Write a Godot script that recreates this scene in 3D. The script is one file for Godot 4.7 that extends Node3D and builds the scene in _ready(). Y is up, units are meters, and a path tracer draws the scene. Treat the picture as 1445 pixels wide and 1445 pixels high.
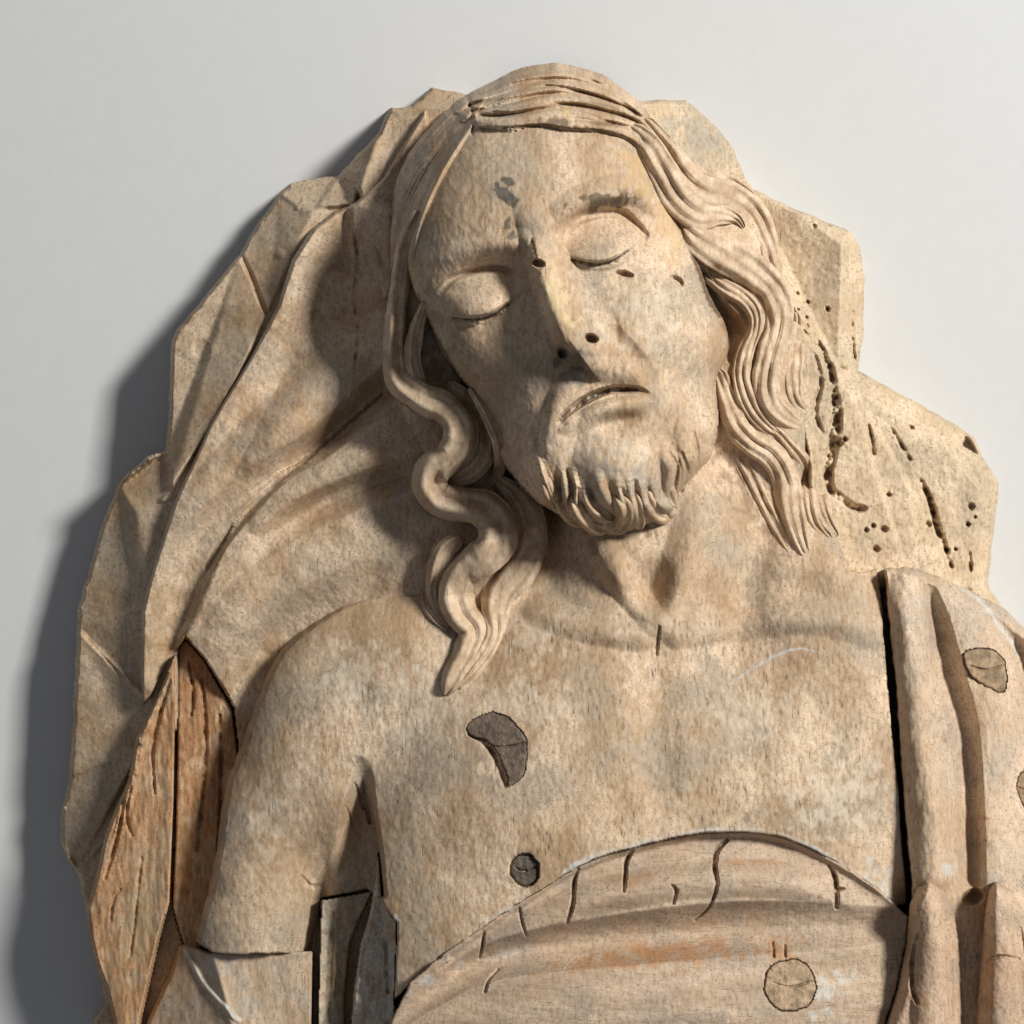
extends Node3D
# A weathered carved wooden figure lying against draped rocks, before a plain pale wall.
# Shapes are laid out in photograph units (1 unit = U metres on the wall plane); z is the height above the wall.

const U := 0.00045
const EYE := 2200.0
const MID := 722.5

static func at(x: float, y: float, z: float) -> Vector3:
	var k := (EYE - z) / EYE * U
	return Vector3((x - MID) * k, (MID - y) * k, z * U)


static func nums(text: String) -> Array:
	var out := []
	for word in text.split(" ", false):
		var p := PackedFloat32Array()
		for n in word.split(","):
			p.append(n.to_float())
		out.append(p)
	return out


# an outline with its straight runs broken up and worn
static func worn(pts: Array, amp: float, step: float, seed_ := 5) -> Array:
	var fn := FastNoiseLite.new()
	fn.seed = seed_
	fn.frequency = 0.05
	fn.fractal_octaves = 3
	var out := []
	for i in pts.size():
		var a: PackedFloat32Array = pts[i]
		var b: PackedFloat32Array = pts[(i + 1) % pts.size()]
		var m := maxi(1, int(Vector2(a[0], a[1]).distance_to(Vector2(b[0], b[1])) / step))
		for k in m:
			var t := float(k) / m
			var x := lerpf(a[0], b[0], t)
			var y := lerpf(a[1], b[1], t)
			var r := lerpf(a[2] if a.size() > 2 else 6.0, b[2] if b.size() > 2 else 6.0, t)
			out.append(PackedFloat32Array([x + amp * fn.get_noise_2d(x, y), y + amp * fn.get_noise_2d(x + 500.0, y), r]))
	return out


# Catmull-Rom through points of any width
static func curve(pts: Array, step: float) -> Array:
	var out := []
	var n := pts.size()
	for i in n - 1:
		var a: PackedFloat32Array = pts[maxi(i - 1, 0)]
		var b: PackedFloat32Array = pts[i]
		var c: PackedFloat32Array = pts[i + 1]
		var d: PackedFloat32Array = pts[mini(i + 2, n - 1)]
		var m := maxi(1, int(ceil(Vector2(b[0], b[1]).distance_to(Vector2(c[0], c[1])) / step)))
		for k in m + (1 if i == n - 2 else 0):
			var t := float(k) / m
			var p := PackedFloat32Array()
			for j in b.size():
				p.append(0.5 * (2 * b[j] + (c[j] - a[j]) * t + (2 * a[j] - 5 * b[j] + 4 * c[j] - d[j]) * t * t + (3 * b[j] - a[j] - 3 * c[j] + d[j]) * t * t * t))
			out.append(p)
	return out


class Field:
	var s := 1.6
	var x0 := 0.0
	var y0 := 0.0
	var w := 0
	var h := 0
	var z := PackedFloat32Array()
	var cr := PackedFloat32Array()
	var cg := PackedFloat32Array()
	var cb := PackedFloat32Array()
	var ins := PackedByteArray()
	var edge := PackedFloat32Array()   # distance to the outline over its rounding radius, at most 1
	var near := PackedVector2Array()
	var tight := PackedByteArray()
	var noise := FastNoiseLite.new()

	func _init(outline: Array, step := 1.6, base := 0.0, margin := 0.0) -> void:
		s = step
		var lo := Vector2(1e9, 1e9)
		var hi := Vector2(-1e9, -1e9)
		for p in outline:
			lo = lo.min(Vector2(p[0], p[1]))
			hi = hi.max(Vector2(p[0], p[1]))
		x0 = lo.x - 3 * s
		y0 = lo.y - 3 * s
		w = int((hi.x - lo.x) / s) + 7
		h = int((hi.y - lo.y) / s) + 7
		var n := w * h
		z.resize(n)
		z.fill(base)
		ins.resize(n)
		edge.resize(n)
		edge.fill(1.0)
		near.resize(n)
		tight.resize(n)
		noise.noise_type = FastNoiseLite.TYPE_SIMPLEX
		noise.fractal_octaves = 3
		inside(outline)
		rim(outline)

	func inside(poly: Array) -> void:
		var n := poly.size()
		for j in h:
			var y := y0 + j * s
			var xs := []
			for i in n:
				var a = poly[i]
				var b = poly[(i + 1) % n]
				if (a[1] > y) != (b[1] > y):
					xs.append(a[0] + (b[0] - a[0]) * (y - a[1]) / (b[1] - a[1]))
			xs.sort()
			for k in xs.size() / 2:
				var i0 := maxi(0, int(ceil((xs[2 * k] - x0) / s)))
				var i1 := mini(w - 1, int(floor((xs[2 * k + 1] - x0) / s)))
				for i in range(i0, i1 + 1):
					ins[j * w + i] = 1

	func rim(poly: Array) -> void:
		var n := poly.size()
		var best := PackedFloat32Array()
		best.resize(w * h)
		best.fill(1e9)
		for q in n:
			var a := Vector2(poly[q][0], poly[q][1])
			var b := Vector2(poly[(q + 1) % n][0], poly[(q + 1) % n][1])
			var ra: float = poly[q][2] if poly[q].size() > 2 else 6.0
			var rb: float = poly[(q + 1) % n][2] if poly[(q + 1) % n].size() > 2 else 6.0
			var m := maxf(maxf(ra, rb), 2.5 * s)
			var ab := b - a
			var l2 := maxf(ab.length_squared(), 1e-6)
			var i0 := maxi(0, int((minf(a.x, b.x) - m - x0) / s))
			var i1 := mini(w - 1, int((maxf(a.x, b.x) + m - x0) / s) + 1)
			var j0 := maxi(0, int((minf(a.y, b.y) - m - y0) / s))
			var j1 := mini(h - 1, int((maxf(a.y, b.y) + m - y0) / s) + 1)
			for j in range(j0, j1 + 1):
				for i in range(i0, i1 + 1):
					var p := Vector2(x0 + i * s, y0 + j * s)
					var t := clampf((p - a).dot(ab) / l2, 0.0, 1.0)
					var c := a + ab * t
					var d := p.distance_to(c)
					if d < m:
						var k := j * w + i
						var e := d / lerpf(ra, rb, t)
						if e < edge[k]:
							edge[k] = e
							tight[k] = 1 if lerpf(ra, rb, t) < 3.6 else 0
						if d < best[k]:
							best[k] = d
							near[k] = c

	# smooth maximum with the front of an ellipsoid
	func dome(cx: float, cy: float, rx: float, ry: float, turn: float, zc: float, rz: float, k := 30.0, e := 2.0) -> void:
		var c := cos(deg_to_rad(turn))
		var n := sin(deg_to_rad(turn))
		var r := maxf(rx, ry)
		for j in range(maxi(0, int((cy - r - y0) / s)), mini(h, int((cy + r - y0) / s) + 1)):
			var dy := y0 + j * s - cy
			for i in range(maxi(0, int((cx - r - x0) / s)), mini(w, int((cx + r - x0) / s) + 1)):
				var dx := x0 + i * s - cx
				var u := (dx * c + dy * n) / rx
				var v := (dy * c - dx * n) / ry
				var q := u * u + v * v
				if q < 1.0:
					var b := zc + rz * (sqrt(1.0 - q) if e == 2.0 else pow(1.0 - pow(q, e / 2), 1.0 / e))
					var at_ := j * w + i
					var a := z[at_]
					var d := absf(a - b)
					z[at_] = maxf(a, b) + (0.0 if d >= k else (k - d) * (k - d) / (4.0 * k))

	# smooth maximum with a form given row by row: y, left, right, depth of its right side, height of its middle over that, depth of its left side
	func loft(text: String, e: float, k: float) -> void:
		var rows: Array = bend(nums_(text), 3.0)
		var q := 0
		for j in h:
			var y := y0 + j * s
			if y < rows[0][0] or y > rows[-1][0]:
				continue
			while q < rows.size() - 2 and rows[q + 1][0] < y:
				q += 1
			var t := clampf((y - rows[q][0]) / maxf(rows[q + 1][0] - rows[q][0], 0.01), 0.0, 1.0)
			var xl: float = lerpf(rows[q][1], rows[q + 1][1], t)
			var xr: float = lerpf(rows[q][2], rows[q + 1][2], t)
			var zc: float = lerpf(rows[q][3], rows[q + 1][3], t)
			var rz: float = lerpf(rows[q][4], rows[q + 1][4], t)
			var zl: float = lerpf(rows[q][5], rows[q + 1][5], t)
			var mid := 0.5 * (xl + xr)
			for i in range(maxi(0, int((xl - x0) / s)), mini(w, int((xr - x0) / s) + 1)):
				var u := (x0 + i * s - mid) / (0.5 * (xr - xl))
				if absf(u) < 1.0:
					var b := zc + rz * pow(1.0 - pow(u, e), 1.0 / e) if u > 0.0 else zl + (zc + rz - zl) * pow(1.0 - pow(-u, 2.35), 1.0 / 2.35)
					var a := z[j * w + i]
					var d := absf(a - b)
					z[j * w + i] = maxf(a, b) + (0.0 if d >= k else (k - d) * (k - d) / (4.0 * k))

	# adds a bump (or, below zero, a hollow)
	func blob(cx: float, cy: float, rx: float, ry: float, turn: float, amp: float, power := 2.0) -> void:
		var c := cos(deg_to_rad(turn))
		var n := sin(deg_to_rad(turn))
		var r := maxf(rx, ry)
		for j in range(maxi(0, int((cy - r - y0) / s)), mini(h, int((cy + r - y0) / s) + 1)):
			var dy := y0 + j * s - cy
			for i in range(maxi(0, int((cx - r - x0) / s)), mini(w, int((cx + r - x0) / s) + 1)):
				var dx := x0 + i * s - cx
				var u := (dx * c + dy * n) / rx
				var v := (dy * c - dx * n) / ry
				var q := u * u + v * v
				if q < 1.0:
					z[j * w + i] += amp * pow(1.0 - q, power)

	# adds along a curve; points are x,y,amp,width left of the way,width right of it. power: shape across (0.5 roll, 2 soft ridge)
	func line(text: String, power := 2.0, rough := 0.0) -> void:
		var pts: Array = []
		for p in nums_(text):
			var f := PackedFloat32Array(p)
			if f.size() < 5:
				f.append(f[3])
			pts.append(f)
		var c := bend(pts, 6.0)
		var lo := Vector2(1e9, 1e9)
		var hi := Vector2(-1e9, -1e9)
		for p in c:
			var m := maxf(p[3], p[4]) + 2
			lo = lo.min(Vector2(p[0] - m, p[1] - m))
			hi = hi.max(Vector2(p[0] + m, p[1] + m))
		var i0 := clampi(int((lo.x - x0) / s), 0, w - 1)
		var i1 := clampi(int((hi.x - x0) / s) + 1, 0, w - 1)
		var j0 := clampi(int((lo.y - y0) / s), 0, h - 1)
		var j1 := clampi(int((hi.y - y0) / s) + 1, 0, h - 1)
		var bw := i1 - i0 + 1
		var val := PackedFloat32Array()
		val.resize(bw * (j1 - j0 + 1))
		for q in c.size() - 1:
			var p = c[q]
			var r = c[q + 1]
			var ax: float = p[0]
			var ay: float = p[1]
			var dx: float = r[0] - ax
			var dy: float = r[1] - ay
			var l2 := maxf(dx * dx + dy * dy, 1e-6)
			var m := maxf(maxf(p[3], p[4]), maxf(r[3], r[4]))
			var amp: float = p[2]
			var wl: float = maxf(p[3], 0.01)
			var wr: float = maxf(p[4], 0.01)
			var damp: float = r[2] - amp
			for j in range(maxi(j0, int((minf(ay, r[1]) - m - y0) / s)), mini(j1, int((maxf(ay, r[1]) + m - y0) / s) + 1) + 1):
				var ey := y0 + j * s - ay
				var row := (j - j0) * bw - i0
				for i in range(maxi(i0, int((minf(ax, r[0]) - m - x0) / s)), mini(i1, int((maxf(ax, r[0]) + m - x0) / s) + 1) + 1):
					var ex := x0 + i * s - ax
					var t := clampf((ex * dx + ey * dy) / l2, 0.0, 1.0)
					var fx := ex - dx * t
					var fy := ey - dy * t
					var wd := wl if dx * ey - dy * ex < 0.0 else wr
					var d2 := (fx * fx + fy * fy) / (wd * wd)
					if d2 < 1.0:
						var f := (amp + damp * t) * pow(1.0 - d2, power)
						if absf(f) > absf(val[row + i]):
							val[row + i] = f
		for j in range(j0, j1 + 1):
			for i in range(i0, i1 + 1):
				var f := val[(j - j0) * bw + i - i0]
				if f != 0.0:
					if rough > 0.0:
						f *= maxf(0.0, 1.0 + rough * noise.get_noise_2d((x0 + i * s) * 3.6, (y0 + j * s) * 3.6))
					z[j * w + i] += f

	static func nums_(text: String) -> Array:
		var out := []
		for word in text.split(" ", false):
			var p := PackedFloat32Array()
			for n in word.split(","):
				p.append(n.to_float())
			out.append(p)
		return out

	static func bend(pts: Array, step: float) -> Array:
		var out := []
		var n := pts.size()
		for i in n - 1:
			var a = pts[maxi(i - 1, 0)]
			var b = pts[i]
			var c = pts[i + 1]
			var d = pts[mini(i + 2, n - 1)]
			var m := maxi(1, int(ceil(Vector2(b[0], b[1]).distance_to(Vector2(c[0], c[1])) / step)))
			for k in m + (1 if i == n - 2 else 0):
				var t := float(k) / m
				var p := PackedFloat32Array()
				for j in b.size():
					p.append(0.5 * (2 * b[j] + (c[j] - a[j]) * t + (2 * a[j] - 5 * b[j] + 4 * c[j] - d[j]) * t * t + (3 * b[j] - a[j] - 3 * c[j] + d[j]) * t * t * t))
				out.append(p)
		return out

	# flat chiselled facets: triangles of points x,y,z
	func facet(text: String) -> void:
		var p: Array = nums_(text)
		for q in range(1, p.size() - 1):
			var a = p[0]
			var b = p[q]
			var c = p[q + 1]
			var det: float = (b[0] - a[0]) * (c[1] - a[1]) - (c[0] - a[0]) * (b[1] - a[1])
			if absf(det) < 1e-3:
				continue
			for j in range(maxi(0, int((minf(a[1], minf(b[1], c[1])) - y0) / s)), mini(h, int((maxf(a[1], maxf(b[1], c[1])) - y0) / s) + 2)):
				var y := y0 + j * s
				for i in range(maxi(0, int((minf(a[0], minf(b[0], c[0])) - x0) / s)), mini(w, int((maxf(a[0], maxf(b[0], c[0])) - x0) / s) + 2)):
					var x := x0 + i * s
					var u: float = ((x - a[0]) * (c[1] - a[1]) - (c[0] - a[0]) * (y - a[1])) / det
					var v: float = ((b[0] - a[0]) * (y - a[1]) - (x - a[0]) * (b[1] - a[1])) / det
					if u >= -0.01 and v >= -0.01 and u + v <= 1.01:
						z[j * w + i] = a[2] + u * (b[2] - a[2]) + v * (c[2] - a[2])

	func ripple(amp: float, size: float, sx := 1.0, sy := 1.0, octaves := 3) -> void:
		noise.fractal_octaves = octaves
		var k := 100.0 / size
		for j in h:
			for i in w:
				if ins[j * w + i]:
					z[j * w + i] += amp * noise.get_noise_2d((x0 + i * s) * k * sx, (y0 + j * s) * k * sy)
		noise.fractal_octaves = 3

	# a socket: lowers what lies inside an outline
	func pit(poly: Array, depth: float) -> void:
		var n := poly.size()
		for j in h:
			var y := y0 + j * s
			var xs := []
			for i in n:
				var a = poly[i]
				var b = poly[(i + 1) % n]
				if (a[1] > y) != (b[1] > y):
					xs.append(a[0] + (b[0] - a[0]) * (y - a[1]) / (b[1] - a[1]))
			xs.sort()
			for k in xs.size() / 2:
				for i in range(maxi(0, int(ceil((xs[2 * k] - x0) / s))), mini(w - 1, int(floor((xs[2 * k + 1] - x0) / s))) + 1):
					z[j * w + i] -= depth

	func soften(times := 1) -> void:
		for r in times:
			for j in range(1, h - 1):
				var o := j * w
				var last := z[o]
				for i in range(1, w - 1):
					var v := z[o + i]
					z[o + i] = 0.5 * v + 0.25 * (last + z[o + i + 1])
					last = v
			for i in range(1, w - 1):
				var last := z[i]
				for j in range(1, h - 1):
					var v := z[j * w + i]
					z[j * w + i] = 0.5 * v + 0.25 * (last + z[(j + 1) * w + i])
					last = v

	func sample(x: float, y: float) -> float:
		return z[clampi(int((y - y0) / s + 0.5), 0, h - 1) * w + clampi(int((x - x0) / s + 0.5), 0, w - 1)]

	# colours: three tones of the wood mixed by patches
	func tones(a: Color, b: Color, c: Color, size := 90.0, sx := 1.0, sy := 1.0, seed_ := 1) -> void:
		cr.resize(w * h)
		cg.resize(w * h)
		cb.resize(w * h)
		noise.seed = seed_
		var k := 100.0 / size
		var k2 := 100.0 / 9.0
		for j in h:
			var y := y0 + j * s
			for i in w:
				var o := j * w + i
				if edge[o] >= 1.0 and ins[o] == 0:
					continue
				var x := x0 + i * s
				var n := noise.get_noise_2d(x * k * sx, y * k * sy)
				var m := noise.get_noise_2d(x * k2 * sx + 4000.0, y * k2 * sy)
				var q := noise.get_noise_2d(x * 60.0, y * 34.0)
				var t := clampf(0.5 + 0.95 * n + 0.5 * m, 0.0, 1.0)
				var t2 := clampf(noise.get_noise_2d(x * k * 0.6 - 900.0, y * k * 0.6) * 1.6 + 0.7 * m, 0.0, 1.0)
				var g := 1.0 + 0.09 * q + 0.12 * m
				if q < -0.46 - 0.2 * n:
					g -= minf(0.4, 1.8 * (-0.46 - 0.2 * n - q))
				cr[o] = lerpf(lerpf(a.r, b.r, t), c.r, t2) * g
				cg[o] = lerpf(lerpf(a.g, b.g, t), c.g, t2) * g
				cb[o] = lerpf(lerpf(a.b, b.b, t), c.b, t2) * g
		noise.seed = 0

	# a stain or worn patch with ragged edges: x,y,rx,ry,turn,strength
	func stain(text: String, c: Color, ragged := 0.7, soft := 0.75) -> void:
		for p in nums_(text):
			var co := cos(deg_to_rad(p[4]))
			var sn := sin(deg_to_rad(p[4]))
			var r := maxf(p[2], p[3]) * 1.4
			for j in range(maxi(0, int((p[1] - r - y0) / s)), mini(h, int((p[1] + r - y0) / s) + 1)):
				var dy: float = y0 + j * s - p[1]
				for i in range(maxi(0, int((p[0] - r - x0) / s)), mini(w, int((p[0] + r - x0) / s) + 1)):
					var dx: float = x0 + i * s - p[0]
					var q := sqrt(pow((dx * co + dy * sn) / p[2], 2) + pow((dy * co - dx * sn) / p[3], 2))
					q += ragged * noise.get_noise_2d((dx + p[0]) * 3.6, (dy + p[1]) * 3.0)
					if q < 1.0:
						var f: float = p[5] * smoothstep(0.0, soft, 1.0 - q)
						var o := j * w + i
						cr[o] = lerpf(cr[o], c.r, f)
						cg[o] = lerpf(cg[o], c.g, f)
						cb[o] = lerpf(cb[o], c.b, f)

	# a painted or dusty line: points x,y,strength,halfwidth
	func mark(text: String, c: Color, ragged := 0.5) -> void:
		var pts: Array = bend(nums_(text), 5.0)
		for q in pts.size() - 1:
			var a = pts[q]
			var b = pts[q + 1]
			var dx: float = b[0] - a[0]
			var dy: float = b[1] - a[1]
			var l2 := maxf(dx * dx + dy * dy, 1e-6)
			var m: float = maxf(a[3], b[3])
			for j in range(maxi(0, int((minf(a[1], b[1]) - m - y0) / s)), mini(h, int((maxf(a[1], b[1]) + m - y0) / s) + 2)):
				var ey: float = y0 + j * s - a[1]
				for i in range(maxi(0, int((minf(a[0], b[0]) - m - x0) / s)), mini(w, int((maxf(a[0], b[0]) + m - x0) / s) + 2)):
					var ex: float = x0 + i * s - a[0]
					var tt := (ex * dx + ey * dy) / l2
					if tt < 0.0 or tt > 1.0:
						continue
					var d: float = sqrt(pow(ex - dx * tt, 2) + pow(ey - dy * tt, 2)) / lerpf(a[3], b[3], tt)
					d += ragged * noise.get_noise_2d((x0 + i * s) * 10.0, (y0 + j * s) * 10.0)
					if d < 1.0:
						var f: float = clampf(lerpf(a[2], b[2], tt) * (1.0 - d) * 2.0, 0.0, 1.0)
						var o := j * w + i
						cr[o] = lerpf(cr[o], c.r, f)
						cg[o] = lerpf(cg[o], c.g, f)
						cb[o] = lerpf(cb[o], c.b, f)

	# drops the surface to `base` at the outline, over its rounding radius; at a joint (marked by `tight`) only by a few units
	func round_off(base: float, joint := 5.0) -> void:
		for k in w * h:
			if ins[k] and edge[k] < 1.0:
				var e := 1.0 - edge[k]
				var f := sqrt(maxf(0.0, 1.0 - e * e))
				z[k] = z[k] - joint * (1.0 - f) if tight[k] else base + (z[k] - base) * f

	func mesh(base: float) -> ArrayMesh:
		var id := PackedInt32Array()
		id.resize(w * h)
		id.fill(-1)
		var pos := PackedVector3Array()
		var col := PackedColorArray()
		var full := PackedVector3Array()
		full.resize(w * h)
		for j in range(1, h - 1):
			for i in range(1, w - 1):
				var k := j * w + i
				var hit := ins[k] == 1
				var x := x0 + i * s
				var y := y0 + j * s
				var zz := z[k]
				if hit and (ins[k - 1] == 0 or ins[k + 1] == 0 or ins[k - w] == 0 or ins[k + w] == 0):
					x = near[k].x
					y = near[k].y
				if not hit:
					if ins[k - 1] or ins[k + 1] or ins[k - w] or ins[k + w] or ins[k - w - 1] or ins[k - w + 1] or ins[k + w - 1] or ins[k + w + 1]:
						hit = true
						x = near[k].x
						y = near[k].y
						zz = base
				if hit:
					var q := (EYE - zz) / EYE * U
					var v := Vector3((x - MID) * q, (MID - y) * q, zz * U)
					full[k] = v
					id[k] = pos.size()
					pos.append(v)
					col.append(Color(clampf(cr[k], 0.01, 0.9), clampf(cg[k], 0.01, 0.9), clampf(cb[k], 0.01, 0.9)))
		var nor := PackedVector3Array()
		nor.resize(pos.size())
		var ix := PackedInt32Array()
		for j in range(1, h - 1):
			for i in range(1, w - 1):
				var k := j * w + i
				var a := id[k]
				if a < 0:
					if id[k + 1] >= 0 and id[k + w] >= 0 and id[k + w + 1] >= 0:
						ix.append_array([id[k + 1], id[k + w + 1], id[k + w]])
					continue
				var l := k - 1 if id[k - 1] >= 0 else k
				var r := k + 1 if id[k + 1] >= 0 else k
				var u := k - w if id[k - w] >= 0 else k
				var d := k + w if id[k + w] >= 0 else k
				var n := (full[r] - full[l]).cross(full[u] - full[d])
				nor[a] = n.normalized() if n.length_squared() > 1e-18 else Vector3(0, 0, 1)
				var b := id[k + 1]
				var c := id[k + w]
				var e := id[k + w + 1]
				if b >= 0 and e >= 0 and c < 0:
					ix.append_array([a, b, e])
				elif c >= 0 and e >= 0 and b < 0:
					ix.append_array([a, e, c])
				elif b >= 0 and c >= 0:
					if e >= 0 and absf(z[k] - z[k + w + 1]) < absf(z[k + 1] - z[k + w]):
						ix.append_array([a, b, e, a, e, c])
					else:
						ix.append_array([a, b, c])
						if e >= 0:
							ix.append_array([b, e, c])
		var arr := []
		arr.resize(Mesh.ARRAY_MAX)
		arr[Mesh.ARRAY_VERTEX] = pos
		arr[Mesh.ARRAY_NORMAL] = nor
		arr[Mesh.ARRAY_COLOR] = col
		arr[Mesh.ARRAY_INDEX] = ix
		var m := ArrayMesh.new()
		m.add_surface_from_arrays(Mesh.PRIMITIVE_TRIANGLES, arr)
		return m


func _ready() -> void:
	var cam := Camera3D.new()
	cam.name = "camera"
	cam.position = Vector3(0, 0, EYE * U)
	cam.fov = rad_to_deg(2.0 * atan(MID / EYE))
	cam.near = 0.05
	cam.far = 60.0
	add_child(cam)
	cam.make_current()
	var env := Environment.new()
	env.background_mode = Environment.BG_COLOR
	env.background_color = Color(0.140, 0.146, 0.160).linear_to_srgb()
	env.tonemap_mode = Environment.TONE_MAPPER_LINEAR
	env.tonemap_exposure = 1.0
	env.sdfgi_enabled = true
	env.ssao_enabled = true
	env.ssil_enabled = true
	var we := WorldEnvironment.new()
	we.name = "surroundings"
	we.environment = env
	add_child(we)
	var key := AreaLight3D.new()
	key.name = "lamp_upper_right"
	key.area_size = Vector2(0.46, 0.46)
	key.light_energy = 12.7
	key.light_color = Color(1.0, 0.985, 0.96)
	key.area_range = 12.0
	key.shadow_enabled = true
	add_child(key)
	key.look_at_from_position(Vector3(0.62, 0.37, 0.69).normalized() * 3.0 + Vector3(0, 0, 0.1), Vector3(0, 0, 0.1))
	make_materials()
	make_wall()
	make_figure()


var figure: Node3D
var M := {}
var made := {}
var tally := {}
var mottle: NoiseTexture2D

const PALE := Color(0.755, 0.60, 0.445)
const TAN := Color(0.46, 0.325, 0.205)
const BROWN := Color(0.33, 0.225, 0.135)
const GREY := Color(0.46, 0.38, 0.29)
const DARK := Color(0.085, 0.068, 0.052)
const GESSO := Color(0.62, 0.60, 0.55)


func grain_image(n: int, marks: int, long_: float, seed_: int) -> Array:
	var r := RandomNumberGenerator.new()
	r.seed = seed_
	var c := Image.create(n, n, false, Image.FORMAT_RGB8)
	var d := Image.create(n, n, false, Image.FORMAT_RGB8)
	c.fill(Color(0.97, 0.97, 0.97))
	d.fill(Color(0.75, 0.75, 0.75))
	for i in marks * 4:
		var v := r.randf_range(0.90, 1.0)
		var x := r.randi() % n
		var y := r.randi() % n
		c.fill_rect(Rect2i(x, y, 1 + r.randi() % 2, int(long_ * r.randf_range(0.5, 2.5))), Color(v, v * r.randf_range(0.975, 1.0), v * r.randf_range(0.95, 1.0)))
		var g := 0.75 + r.randf_range(-0.12, 0.12)
		d.fill_rect(Rect2i(r.randi() % n, r.randi() % n, 1 + r.randi() % 2, int(long_ * r.randf_range(0.5, 2.0))), Color(g, g, g))
	for i in marks:
		var v := r.randf_range(0.55, 0.92)
		var at_ := Rect2i(r.randi() % n, r.randi() % n, 1, int(long_ * r.randf_range(0.2, 0.9)))
		c.fill_rect(at_, Color(v, v * 0.92, v * 0.84))
		d.fill_rect(at_, Color(0.2, 0.2, 0.2))
	return [ImageTexture.create_from_image(c), ImageTexture.create_from_image(d)]


func wood(name_: String, tex: Array, scale_: Vector3, relief: float, rough := 0.72) -> StandardMaterial3D:
	var m := StandardMaterial3D.new()
	m.resource_name = name_
	m.vertex_color_use_as_albedo = true
	m.albedo_texture = tex[0]
	m.roughness = rough
	m.metallic_specular = 0.35
	m.uv1_triplanar = true
	m.uv1_world_triplanar = true
	m.uv1_scale = scale_
	m.heightmap_enabled = true
	m.heightmap_texture = tex[1]
	m.heightmap_scale = relief
	m.detail_enabled = true
	m.detail_blend_mode = BaseMaterial3D.BLEND_MODE_MUL
	m.detail_uv_layer = BaseMaterial3D.DETAIL_UV_2
	m.detail_albedo = mottle
	m.uv2_triplanar = true
	m.uv2_world_triplanar = true
	m.uv2_scale = Vector3(8.1, 2.9, 8.1)
	return m


func make_materials() -> void:
	mottle = NoiseTexture2D.new()
	mottle.width = 1024
	mottle.height = 1024
	mottle.seamless = true
	var fn := FastNoiseLite.new()
	fn.noise_type = FastNoiseLite.TYPE_SIMPLEX
	fn.frequency = 0.035
	fn.fractal_octaves = 5
	fn.fractal_gain = 0.62
	mottle.noise = fn
	var ramp := Gradient.new()
	ramp.offsets = PackedFloat32Array([0.0, 0.32, 0.5, 0.68, 1.0])
	ramp.colors = PackedColorArray([Color(0.76, 0.715, 0.66), Color(0.92, 0.90, 0.875), Color(0.97, 0.96, 0.945), Color(1, 0.995, 0.985), Color(1, 1, 1)])
	mottle.color_ramp = ramp
	var upright := grain_image(1024, 320, 20.0, 3)
	M.old = wood("old_wood", upright, Vector3(3.4, 3.4, 3.4), 0.05)
	M.beech = wood("beech_wood", grain_image(1024, 2600, 12.0, 5), Vector3(4.0, 4.0, 4.0), 0.02, 0.6)
	var flat_ := grain_image(1024, 700, 30.0, 8)
	for k in 2:
		var im: Image = flat_[k].get_image()
		im.rotate_90(CLOCKWISE)
		flat_[k] = ImageTexture.create_from_image(im)
	M.plank = wood("plank_wood", flat_, Vector3(3.4, 3.4, 3.4), 0.02, 0.62)


func make_wall() -> void:
	var m := StandardMaterial3D.new()
	m.albedo_color = Color(0.565, 0.577, 0.58).linear_to_srgb()
	m.roughness = 0.75
	m.metallic_specular = 0.3
	var nt := NoiseTexture2D.new()
	nt.width = 512
	nt.height = 512
	nt.seamless = true
	var fn := FastNoiseLite.new()
	fn.frequency = 0.05
	fn.fractal_octaves = 4
	nt.noise = fn
	var at_ := NoiseTexture2D.new()
	at_.width = 1024
	at_.height = 1024
	at_.seamless = true
	var fa := FastNoiseLite.new()
	fa.frequency = 0.012
	fa.fractal_octaves = 6
	fa.fractal_gain = 0.7
	at_.noise = fa
	var ra := Gradient.new()
	ra.colors = PackedColorArray([Color(0.985, 0.985, 0.985), Color(1, 1, 1)])
	at_.color_ramp = ra
	m.albedo_texture = at_
	m.heightmap_enabled = true
	m.heightmap_texture = nt
	m.heightmap_scale = 0.004
	m.uv1_triplanar = true
	m.uv1_world_triplanar = true
	m.uv1_scale = Vector3(4, 4, 4)
	var b := BoxMesh.new()
	b.size = Vector3(5, 4, 0.12)
	b.material = m
	var o := MeshInstance3D.new()
	o.name = "wall"
	o.mesh = b
	o.position = Vector3(0, 0, -0.06)
	o.set_meta("kind", "structure")
	o.set_meta("label", "plain pale grey painted wall behind the carving")
	add_child(o)


func part(called: String, mesh: Mesh, mat: Material, parent: Node3D = null) -> MeshInstance3D:
	var o := MeshInstance3D.new()
	tally[called] = tally.get(called, -1) + 1
	o.name = called if tally[called] == 0 else "%s_%03d" % [called, tally[called]]
	o.mesh = mesh
	o.material_override = mat
	(parent if parent else figure).add_child(o, true)
	made[called] = o
	return o


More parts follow.
